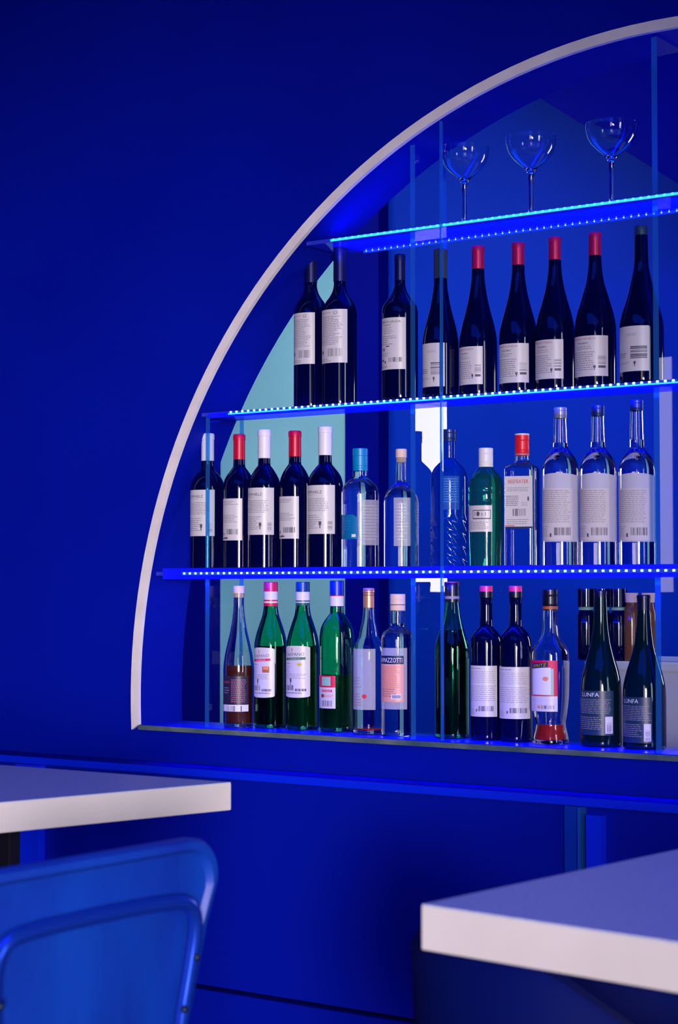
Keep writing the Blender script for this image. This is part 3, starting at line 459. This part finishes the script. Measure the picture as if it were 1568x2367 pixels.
        for i in range(n + 1):
            u = i / n; e = 0.035 * (1 - (2 * u - 1) ** 2) ** .5 if oval else 0
            top = 0.965 + e if oval else 1.0; bot = 0.035 - e if oval else 0.0
            if ds == 'frost': top = 0.955 + 0.045 * sin(pi * (u * .9 + .1))
            if ds == 'bluelab' and u > .8: top = 1 - (u - .8) * .8
            col = []
            for v_ in (bot, top):
                for rad in (rr - .0003, rr): col.append(bm.verts.new(place(u, v_, rad)))
            cols.append(col)
        for a, c in zip(cols, cols[1:]):
            bm.faces.new([a[1], c[1], c[3], a[3]]); bm.faces.new([a[0], a[2], c[2], c[0]]); bm.faces.new([a[0], c[0], c[1], a[1]]); bm.faces.new([a[2], a[3], c[3], c[2]])
        for c in (cols[0], cols[-1]): bm.faces.new([c[0], c[1], c[3], c[2]])
        lab = obj('label', bm, m, t, smooth=True, sharp=60)
        p = design(ds)
        if p.fs:
            me = bpy.data.meshes.new('print'); me.from_pydata([place(u, v, rr + .0002 + .0001 * l) for u, v, l in p.vs], [], [f for f, _ in p.fs])
            for mm in p.mats: me.materials.append(MATS[mm])
            for pl, (_, k) in zip(me.polygons, p.fs): pl.material_index = k
            link('print', me, lab)
    return t

# ------------------------------------------------------------------ the room
XL, XR, YF, H = -3.2, 6.5, -6.5, 3.0
AX, AZ, AR = 1.1326, 0.7846, 1.325          # arch centre and radius
SZ = 0.717; T = 0.15                        # sill height, wall thickness
RI = AR - 0.010
def arch_pts(r, n=64, z0=SZ):
    a0 = pi + asin((AZ - z0) / r); a1 = -asin((AZ - z0) / r)
    return [(AX + r * cos(a0 + (a1 - a0) * i / n), AZ + r * sin(a0 + (a1 - a0) * i / n)) for i in range(n + 1)]
bm = bmesh.new(); ap = arch_pts(RI, 80)
for y, flip in ((0.0, False), (T, True)):
    def quad(*c):
        vs = [bm.verts.new((x, y, z)) for x, z in c]; f = bm.faces.new(vs if not flip else vs[::-1])
    quad((XL, 0), (XR, 0), (XR, SZ), (XL, SZ))
    for (xa, za), (xb, zb) in zip(ap, ap[1:]):
        if za <= AZ + 1e-6 and zb <= AZ + 0.02 and xa < AX: quad((XL, za), (xa, za), (xb, zb), (XL, zb))
        elif zb <= AZ + 1e-6 or (za <= AZ + .02 and xa > AX): quad((xb, zb), (XR, zb), (XR, za), (xa, za))
        else: quad((xa, za), (xb, zb), (xb, H), (xa, H))
    lft = [q for q in ap if q[0] < AX and q[1] >= AZ - .06]; x0, z0 = min(lft); 
    first = [q for q in zip(ap, ap[1:]) if not (q[0][1] <= AZ + 1e-6 and q[1][1] <= AZ + .02) and q[0][0] < AX][0][0]
    quad((XL, first[1]), first, (first[0], H), (XL, H))
    rf = [q for q in zip(ap, ap[1:]) if (q[1][1] <= AZ + 1e-6 or (q[0][1] <= AZ + .02)) and q[0][0] > AX][0][0]
    quad(rf, (XR, rf[1]), (XR, H), (rf[0], H))
for (xa, za), (xb, zb) in zip(ap, ap[1:]): bm.faces.new([bm.verts.new(c) for c in [(xa, 0, za), (xa, T, za), (xb, T, zb), (xb, 0, zb)]])
bm.faces.new([bm.verts.new(c) for c in [(ap[0][0], 0, SZ), (ap[-1][0], 0, SZ), (ap[-1][0], T, SZ), (ap[0][0], T, SZ)]])
bmesh.ops.remove_doubles(bm, verts=bm.verts, dist=1e-5)
struct('wall_arch', bm, 'paint_blue')
# arch edge trim and sill edge
bm = bmesh.new(); o_, i_ = arch_pts(AR + .0105, 96, SZ - .012), arch_pts(AR - .0105, 96, SZ)
ya, yb = -0.007, 0.004
rings = [[bm.verts.new(c) for c in [(xo, ya, zo), (xo, yb, zo), (xi, yb, zi), (xi, ya, zi)]] for (xo, zo), (xi, zi) in zip(o_, i_)]
for a, b in zip(rings, rings[1:]):
    for k in range(4): bm.faces.new([a[k], a[(k + 1) % 4], b[(k + 1) % 4], b[k]])
bm.faces.new(rings[0]); bm.faces.new(rings[-1][::-1]); bmesh.ops.recalc_face_normals(bm, faces=bm.faces)
struct('trim_1', bm, 'edge_raw')
struct('trim_11', B(ap[0][0] - .001, ap[-1][0] + .001, 0, T, SZ - .0002, SZ + .0008), 'sill_paint')
struct('trim_2', B(o_[0][0] + .02, o_[-1][0] - .02, -0.008, 0.003, SZ - .011, SZ - .0005, bev=.001), 'edge_sill')
# lower wall: shallow ledge, baseboard with shadow gap
struct('trim_3', B(XL, XR, -0.10, -0.001, 0.175, 0.636), 'paint_blue')
struct('trim_4', B(XL, XR, -0.108, -0.0985, 0.622, 0.6375, bev=.002), 'trim_and_lit_ledge_blue')  # the ledge's lit top is put into this brighter blue strip
struct('baseboard_arch', B(XL, XR, -0.104, -0.001, 0.0, 0.165), 'paint_blue')
struct('trim_5', B(0.989, 1.024, -0.112, -0.1, 0.175, 0.621), 'paint_panel')
struct('trim_6', B(1.024, 1.029, -0.125, -0.1, 0.175, 0.621), 'glass_edge')
struct('trim_7', B(1.038, 1.070, -0.118, -0.1, 0.175, 0.608), 'trim_and_lit_ledge_blue')
struct('trim_8', B(-0.459, -0.384, -0.122, -0.1, 0.175, 0.621), 'trim_and_lit_ledge_blue')
struct('floor', B(XL, XR, YF, 4.0, -0.05, 0.0), 'floor')
struct('ceiling', B(XL, XR, YF, 4.0, H, H + .05), 'paint_blue')
struct('wall_left', B(XL - .05, XL, YF, 4.0, 0, H), 'paint_blue')
struct('wall_right', B(XR, XR + .05, YF, 4.0, 0, H), 'paint_blue')
struct('wall_front', B(XL, XR, YF - .05, YF, 0, H), 'paint_blue')
# window frames of the two street windows
def window(name, axis, c, w, z0, z1, at, n):
    bm = bmesh.new()
    for k in range(n + 1):
        u = c - w / 2 + w * k / n
        a = (u - .03, u + .03, at - .02, at + .02) if axis == 'x' else (at - .02, at + .02, u - .03, u + .03)
        box(bm, *a, z0, z1)
    for z in (z0 - .05, z1):
        a = (c - w / 2 - .03, c + w / 2 + .03, at - .02, at + .02) if axis == 'x' else (at - .02, at + .02, c - w / 2 - .03, c + w / 2 + .03)
        box(bm, *a, z, z + .05)
    struct(name, bm, 'dark_navy')
window('window_1', 'x', 4.15, 1.15, 0.55, 2.8, -6.25, 2)
window('window_2', 'y', -2.1, 0.8, 0.55, 2.8, 6.25, 2)
# room behind the bar
YB = 2.0
struct('wall_back', B(-0.845, XR, YB, YB + .1, 0, H), 'paint_back')
struct('trim_9', B(-0.985, -0.845, YB - .06, YB + .1, 0, H), 'dark_navy')
struct('wall_back', B(-1.61, -0.985, YB + .02, YB + .1, 0, H), 'paint_teal')
struct('wall_back', B(XL, -1.60, YB - .02, YB + .1, 0, H), 'dark_navy')
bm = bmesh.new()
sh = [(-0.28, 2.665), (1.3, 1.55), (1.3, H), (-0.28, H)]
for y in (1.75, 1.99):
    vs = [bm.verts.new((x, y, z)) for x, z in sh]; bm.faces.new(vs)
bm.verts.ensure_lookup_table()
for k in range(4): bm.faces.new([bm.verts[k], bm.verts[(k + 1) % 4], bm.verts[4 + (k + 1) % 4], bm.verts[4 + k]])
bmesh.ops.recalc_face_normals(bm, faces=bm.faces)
struct('trim_10', bm, 'dark_navy')

# ------------------------------------------------------------------ shelves, dividers, LED strips
SHELF = [(1.788, 'top'), (1.4288, 'middle'), (1.0689, 'lowest')]
PITCH = 1 / 60.0
led_me = None
def half_at(z): return sqrt(RI ** 2 - (z - AZ) ** 2)
def chip_mesh(mat, s):
    bm = bmesh.new(); box(bm, -s, s, -0.0012, 0.0, -s * .75, s * .75, bev=.0006); me = bpy.data.meshes.new('led_chip'); bm.to_mesh(me); bm.free(); me.materials.append(MATS[mat]); return me
chip_soft = chip_mesh('led_soft', 0.003)
chip_big, chip_small = chip_mesh('led', 0.0026), chip_mesh('led_dim', 0.0015)
YS0, YS1 = 0.012, 0.139
for z, nm in SHELF:
    hw = half_at(z) - 0.006 if nm != 'lowest' else half_at(z + .01) - .006
    x0, x1 = AX - hw, AX + hw
    o = obj('glass_shelf', B(x0, x1, YS0, YS1, z - .0085, z - .0005), 'shelf_glass')
    tag(o, {'top': 'uppermost glowing blue glass shelf, under the three cocktail glasses', 'middle': 'middle glowing blue glass shelf, carrying the dark wine bottles with crimson capsules', 'lowest': 'lowest glass shelf with dotted light line, carrying clear spirit bottles'}[nm], 'shelf')
    rows = {'top': [('front', YS0 - .0012, z - .0045, 'led_soft', chip_soft), ('rear', YS1 - .004, z - .0105, None, chip_small)], 'middle': [('front', YS0 - .0012, z - .0045, 'led', chip_big)], 'lowest': [('front', YS0 - .0012, z - .0045, None, chip_big)]}[nm]
    for side, y, zz, glow, chip in rows:
        st = thing('led_strip', {('top', 'front'): 'bright cyan light strip on the front edge of the uppermost glass shelf', ('top', 'rear'): 'row of fine white light dots under the rear of the uppermost shelf',
                                 ('middle', 'front'): 'bright dotted cyan light strip along the middle glass shelf', ('lowest', 'front'): 'row of white light dots on dark blue along the lowest glass shelf'}[(nm, side)], 'light strip', (x0, y, zz))
        xs = 0.066 if nm == 'top' else 0.078
        obj('bed', B(xs, x1 - x0 - xs, 0.0002, 0.0011, -.0034, .0034), 'led_bed', st)
        if glow: obj('diffuser', B(xs, x1 - x0 - xs, -0.0004, 0.0001, -.0036, -.0008) if nm == 'middle' else B(xs, x1 - x0 - xs, -0.0008, 0.0001, -.0028, .0022), 'led_line', st) if 'led_line' in MATS else obj('diffuser', B(xs, x1 - x0 - xs, -0.0004, 0.0001, -.0034, -.0006), 'led_glow', st)
        n = int((x1 - x0 - 2 * xs) / PITCH)
        rest = bmesh.new()
        for i in range(n):
            px = xs + .008 + i * PITCH
            if i < 95:
                c = bpy.data.objects.new('led_chip', chip); COL.objects.link(c); c.parent = st; c.location = (px, 0, .0005 if nm != 'middle' else .0018)
            else: box(rest, px - .0026, px + .0026, -.0012, 0, -.002, .002)
        if n > 95:
            r_ = obj('led_chip', rest, 'led', st); r_['kind'] = 'stuff'
        else: rest.free()
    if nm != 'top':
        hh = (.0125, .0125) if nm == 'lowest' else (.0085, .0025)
        st2 = obj('halo_band', B(.02, x1 - x0 - .02, .0011, .0018, -hh[0], hh[1]), 'led_halo', st)  # glowing band added for the blue halo around the light line
    ln = x1 - x0 - .12
    pw = {'top': 3.2, 'middle': 3.4, 'lowest': 3.0}[nm]
    area('shelf_light', (AX, YS0 - .004, z - .030), (0, 1, .32), ln, .006, pw, BLUE, radians(70))
area('sill_fill', (AX, 0.010, 1.055), (0, .06, -1), 2.45, .01, 4.0, BLUE, radians(36))  # this and the next three: blue fills added to brighten sill and reveal
area('reveal_fill', (AX, 0.075, 1.056), (0, 0, -1), 2.45, .02, 1.4, BLUE)
area('reveal_fill', (AX, 0.075, 1.415), (0, 0, -1), 2.2, .02, 1.0, BLUE)
area('reveal_fill', (AX, 0.075, 1.80), (0, 0, 1), 1.6, .02, 1.0, BLUE)
# upright glass dividers and a thin strip beside the central one
PX = [0.001, 0.5582, 1.1174, 1.6746, 2.2318]
for i, x in enumerate(PX):
    zt = AZ + sqrt(max(RI ** 2 - (max(abs(x - AX), abs(x + .012 - AX))) ** 2, 0)) - .004
    g = thing('glass_divider', ['upright glass divider at the left end, only as tall as the second shelf', 'tall upright glass divider left of centre, reaching up to the arch', 'tallest visible upright glass divider near the right edge of the picture', 'tall upright glass divider in the bare right half of the arch', 'short upright glass divider at the far right end of the arch'][i], 'divider', (x, 0, SZ + .001))
    top = zt if i not in (0, 4) else 1.4195
    prev = SZ + .001
    spans = []
    for s, _ in SHELF[::-1]:
        if s - .009 < top + .001: spans.append((prev, s - .009)); prev = s + .0005
    if top > prev + .02: spans.append((prev, top))
    for a, b in spans:
        pg = bmesh.new(); box(pg, 0.0, .012, .016, .139, a - SZ - .001, b - SZ - .001)
        o = obj('pane', pg, ['pane_glass', 'glass_edge'], g)
        for f in o.data.polygons:
            if abs(f.normal.y) > .9: f.material_index = 1
bm = B(0.6395, 0.6435, 0.003, 0.010, SZ + .002, AZ + sqrt(RI ** 2 - (.638 - AX) ** 2) - .003)
o = obj('glass_strip', bm, 'glass_edge'); tag(o, 'thin full-height upright glass strip just right of the central divider, crossing the light lines', 'divider')

for b in BOTTLES: build_bottle(b)

# ------------------------------------------------------------------ coupe glasses
def coupe(x, label):
    t = thing('coupe_glass', label, 'glass', (x, .075, 1.7882), 0, 'coupe glasses')
    outer = smooth_prof([(0.0, .034), (.0018, .033), (.004, .020), (.008, .008), (.016, .0050), (.04, .0046), (.074, .0050), (.088, .0068), (.094, .0082), (.102, .0125), (.112, .025), (.126, .039), (.142, .048), (.160, .0515), (.168, .0512)], 4)
    inner = smooth_prof([(.097, 0.0), (.099, .004), (.104, .0125), (.114, .0245), (.127, .0378), (.143, .0466), (.160, .0502), (.168, .0502)], 4)
    bm = lathe(bmesh.new(), [(0.0, 0.0)] + outer + inner[::-1], 48); bmesh.ops.recalc_face_normals(bm, faces=bm.faces)
    obj('bowl_and_stem', bm, 'glass_coupe', t, smooth=True, sharp=60)
    return t
coupe(0.656, 'small coupe cocktail glass, leftmost of three on the top shelf beside the divider')
coupe(0.816, 'coupe cocktail glass in the middle of three on the top shelf')
coupe(1.000, 'coupe cocktail glass, rightmost and highest in view of three on the top shelf')

# ------------------------------------------------------------------ back bar seen between the lower bottles
c = thing('bar_counter', 'grey-white bar cabinet standing behind the bottles at the lower right', 'cabinet', (0.95, .92, 0))
obj('body', B(-.38, .9, -.14, .2, 0, .835), 'paper', c); obj('worktop', B(-.39, .91, -.15, .21, .8355, .8575, bev=.003), 'paper', c)
def jar(x, y, label, dark, h, r, cap_r, group):
    t = thing('cylindrical_bottle' if dark else 'corked_bottle', label, 'bottle', (x, y, .858), 0, group)
    if dark:
        obj('bottle_body', lathe(bmesh.new(), smooth_prof([(0, r * .9), (.004, r), (h * .62, r), (h * .7, r * .8), (h * .74, r * .8), (h * .75, r * .98), (h, r * .98), (h, 0)], 3), 32), 'wine_glass_dark', t, smooth=True)
        obj('collar', lathe(bmesh.new(), [(h * .70, r * .83), (h * .74, r * .83)], 32), 'ink_mint', t, smooth=True)
    else:
        obj('bottle_body', lathe(bmesh.new(), smooth_prof([(0, r * .9), (.004, r), (h * .7, r), (h * .8, r * .75), (h * .86, r * .7), (h * .86, 0)], 3), 32), 'liq_amber', t, smooth=True)
        obj('cork', lathe(bmesh.new(), [(h * .86, r * .8), (h, r * .86), (h, 0)], 24), 'cork_pink', t, smooth=True)
P('liq_amber', (0.16, 0.06, 0.03), 0.1, spec=.7)
for k, x in enumerate([0.505, 0.548, 0.592]):
    jar(x + .045, .80, ['dark cylindrical bottle behind the red-label bottle, leftmost of three', 'dark cylindrical bottle, middle one behind the red-label bottle', 'dark cylindrical bottle just left of the sparkling wine neck'][k], True, .172, .021, 0, 'dark bottles on the back bar')
for k, x in enumerate([0.672, 0.712]):
    jar(x, .80 + .01 * k, ['cork-stoppered brown bottle behind, close to the left sparkling wine neck', 'cork-stoppered brown bottle behind, close to the right sparkling wine neck'][k], False, .162, .0185, 0, 'corked bottles on the back bar')
t = thing('stacked_cup', 'pale cup on the back bar beyond the right glass divider', 'cup', (.83, .84, .858))
obj('cup_body', lathe(bmesh.new(), [(0, 0), (0, .022), (.004, .026), (.05, .036), (.058, .037), (.058, .034), (.05, .032), (.008, .02), (.008, 0)], 32), 'cap_white', t, smooth=True)

# ------------------------------------------------------------------ tables
def table(name, label, corner, da, db, leg_col, sa=.8, sb=.8, zt=.75, th=.04):
    """corner, unit directions of the two edges that leave it"""
    cx = corner[0] + (da[0] * sa + db[0] * sb) / 2; cy = corner[1] + (da[1] * sa + db[1] * sb) / 2
    t = thing(name, label, 'table', (cx, cy, 0))
    A, Bv = Vector((*da, 0)), Vector((*db, 0)); c0 = Vector((*corner, 0)) - Vector((cx, cy, 0))
    def slab(z0, z1, ins, mat, nm, bev):
        bm = bmesh.new(); q = [c0 + A * ins + Bv * ins, c0 + A * (sa - ins) + Bv * ins, c0 + A * (sa - ins) + Bv * (sb - ins), c0 + A * ins + Bv * (sb - ins)]
        lo = [bm.verts.new((v.x, v.y, z0)) for v in q]; hi = [bm.verts.new((v.x, v.y, z1)) for v in q]
        bm.faces.new(lo[::-1]); bm.faces.new(hi)
        for k in range(4): bm.faces.new([lo[k], lo[(k + 1) % 4], hi[(k + 1) % 4], hi[k]])
        bmesh.ops.recalc_face_normals(bm, faces=bm.faces)
        if bev: bmesh.ops.bevel(bm, geom=bm.edges[:], offset=bev, segments=2, affect='EDGES')
        obj(nm, bm, mat, t)
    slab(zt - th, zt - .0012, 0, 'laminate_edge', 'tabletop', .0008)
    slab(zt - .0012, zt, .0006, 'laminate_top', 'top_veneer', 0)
    for k, (u, v) in enumerate([(.315, .20), (.685, .20), (.685, .80), (.315, .80)]):
        pp_ = c0 + A * sa * u + Bv * sb * v
        obj('leg', B(pp_.x - .012, pp_.x + .012, pp_.y - .012, pp_.y + .012, 0, zt - th, bev=.002), leg_col, t)
    for v in (.20, .80):
        p1, p2 = c0 + A * sa * .30 + Bv * sb * v, c0 + A * sa * .70 + Bv * sb * v
        obj('rail', tube(bmesh.new(), [(p1.x, p1.y, zt - th - .012), (p2.x, p2.y, zt - th - .012)], .01, 8), leg_col, t)
    return t
def unit(x, y): l = sqrt(x * x + y * y); return (x / l, y / l)
table('dining_table', 'square pale-edged table at the left, behind the blue metal chair', (0.993, -1.113), unit(-.465, -.010), unit(-.085, -.376), 'black_metal')
table('dining_table', 'square pale-edged table at the lower right corner, nearest the viewer', (1.786, -1.823), unit(.264, -.030), unit(.034, .452), 'black_metal', .8, .72)

# ------------------------------------------------------------------ chairs
def metal_chair(label, loc, rz, shell, tubem, group=None, low=False):
    """origin on the floor under the back; the back lies in the local YZ plane, seat towards -X"""
    t = thing('metal_chair', label, 'chair', loc, rz, group)
    top = .774 if not low else .69
    def lean(z): return (z - .45) * .10
    # pressed back shell with a rolled lip
    pts = []
    hw, hb = .183, .125
    for s in (1, -1):
        side = [(s * (hb + (hw - hb) * ((z - .45) / (top - .45 - .0)) ** .75 if z > .45 else hb), z) for z in [.45 + (top - .06 - .45) * k / 8 for k in range(9)]]
        cor = [(s * (hw - .045 + .045 * cos(a)), top - .045 + .045 * sin(a)) for a in [radians(q) for q in range(0, 91, 15)]]
        ch = side[:-1] + cor; pts += ch if s == 1 else ch[::-1]
    bm = bmesh.new()
    def loop(ins, dx):
        out = []
        for y, z in pts:
            cz = .62; v = Vector((y, z - cz)); l = v.length; v = v * ((l - ins) / l); zz = v.y + cz
            out.append(bm.verts.new((lean(zz) + dx, v.x, zz)))
        return out
    L = [loop(.0, -.012), loop(.0, .0), loop(.004, .006), loop(.013, .007), loop(.019, .0012), loop(.03, .0005), loop(.06, .001)]
    for a, b in zip(L, L[1:]):
        for k in range(len(a)): j = (k + 1) % len(a); bm.faces.new([a[k], a[j], b[j], b[k]])
    f = bm.faces.new(L[-1]); f2 = bm.faces.new(L[0][::-1])
    bmesh.ops.recalc_face_normals(bm, faces=bm.faces); bmesh.ops.triangulate(bm, faces=[f, f2])
    obj('backrest', bm, shell, t, smooth=True, sharp=30)
    # tube hoop on the back
    k = top - .774
    half = [(.118, .46), (.126, .53), (.131, .592), (.1375, .64), (.1410, .675), (.137, .697), (.122, .7105), (.09, .7145), (.04, .716)]
    hoop = [(y, z + k * .8) for y, z in half] + [(-y, z + k * .8) for y, z in half[::-1]]
    pth = catmull([(lean(z) + .0125, y, z) for y, z in hoop], 6)
    pth = [Vector((-.04, .135, 0.0)), Vector((-.02, .125, .22))] + pth + [Vector((-.02, -.125, .22)), Vector((-.04, -.135, 0.0))] if False else pth
    obj('back_hoop', tube(bmesh.new(), pth, .0078, 14), tubem, t, smooth=True, sharp=60)
    for y, z in [(.137, .654), (.124, .603), (-.137, .654), (-.124, .603)]:
        bm = bmesh.new(); bmesh.ops.create_uvsphere(bm, u_segments=10, v_segments=6, radius=.0038); bmesh.ops.translate(bm, verts=bm.verts, vec=(lean(z) + .0205, y, z + k * .8)); obj('screw', bm, 'screw', t, smooth=True)
    bm = B(-.37, .0, -.17, .17, .435, .45, bev=.006); obj('seat', bm, shell, t, smooth=True, sharp=30)
    for s in (1, -1):
        obj('leg', tube(bmesh.new(), catmull([(.0125, s * .118, .455), (.012, s * .125, .40), (.045, s * .155, .0)], 4), .0085, 10), tubem, t, smooth=True)
        obj('leg', tube(bmesh.new(), catmull([(-.33, s * .15, .434), (-.345, s * .155, .36), (-.385, s * .175, .0)], 4), .0085, 10), tubem, t, smooth=True)
    return t
metal_chair('bright blue metal chair seen from behind, lower left, hoop on its back', (1.422, -1.885, 0), 0, 'chair_shell', 'chair_tube')

# dark low tub chair under the right-hand table
t = thing('tub_chair', 'dark navy tub chair pushed under the pale table at the lower right', 'chair', (1.70, -1.22, 0))
bm = bmesh.new(); n = 30; cols = []
for i in range(n + 1):
    a = radians(95) + radians(250) * i / n; f = .5 - .5 * cos(2 * pi * i / n)
    zt = .50 + .13 * min(1, f * 1.6)
    ro, c_ = .265, []
    for r, z in [(.17, .30), (ro - .02, .36), (ro, .46), (ro + .006, zt - .02), (ro - .006, zt), (ro - .03, zt), (ro - .04, zt - .02), (ro - .045, .42)]: c_.append(bm.verts.new((r * cos(a), r * sin(a), z)))
    cols.append(c_)
for a, b in zip(cols, cols[1:]):
    for k in range(8): bm.faces.new([a[k], b[k], b[(k + 1) % 8], a[(k + 1) % 8]])
bm.faces.new(cols[0]); bm.faces.new(cols[-1][::-1]); bmesh.ops.recalc_face_normals(bm, faces=bm.faces)
obj('backrest', bm, 'chair_dark', t, smooth=True, sharp=50)
obj('seat_cushion', lathe(bmesh.new(), smooth_prof([(.34, .19), (.36, .212), (.41, .216), (.435, .20), (.44, .0)], 3), 36), 'chair_dark', t, smooth=True)
for s, q in ((1, 1), (1, -1), (-1, 1), (-1, -1)): obj('leg', tube(bmesh.new(), [(s * .12, q * .12, .345), (s * .19, q * .19, 0)], .012, 10), 'black_metal', t, smooth=True)
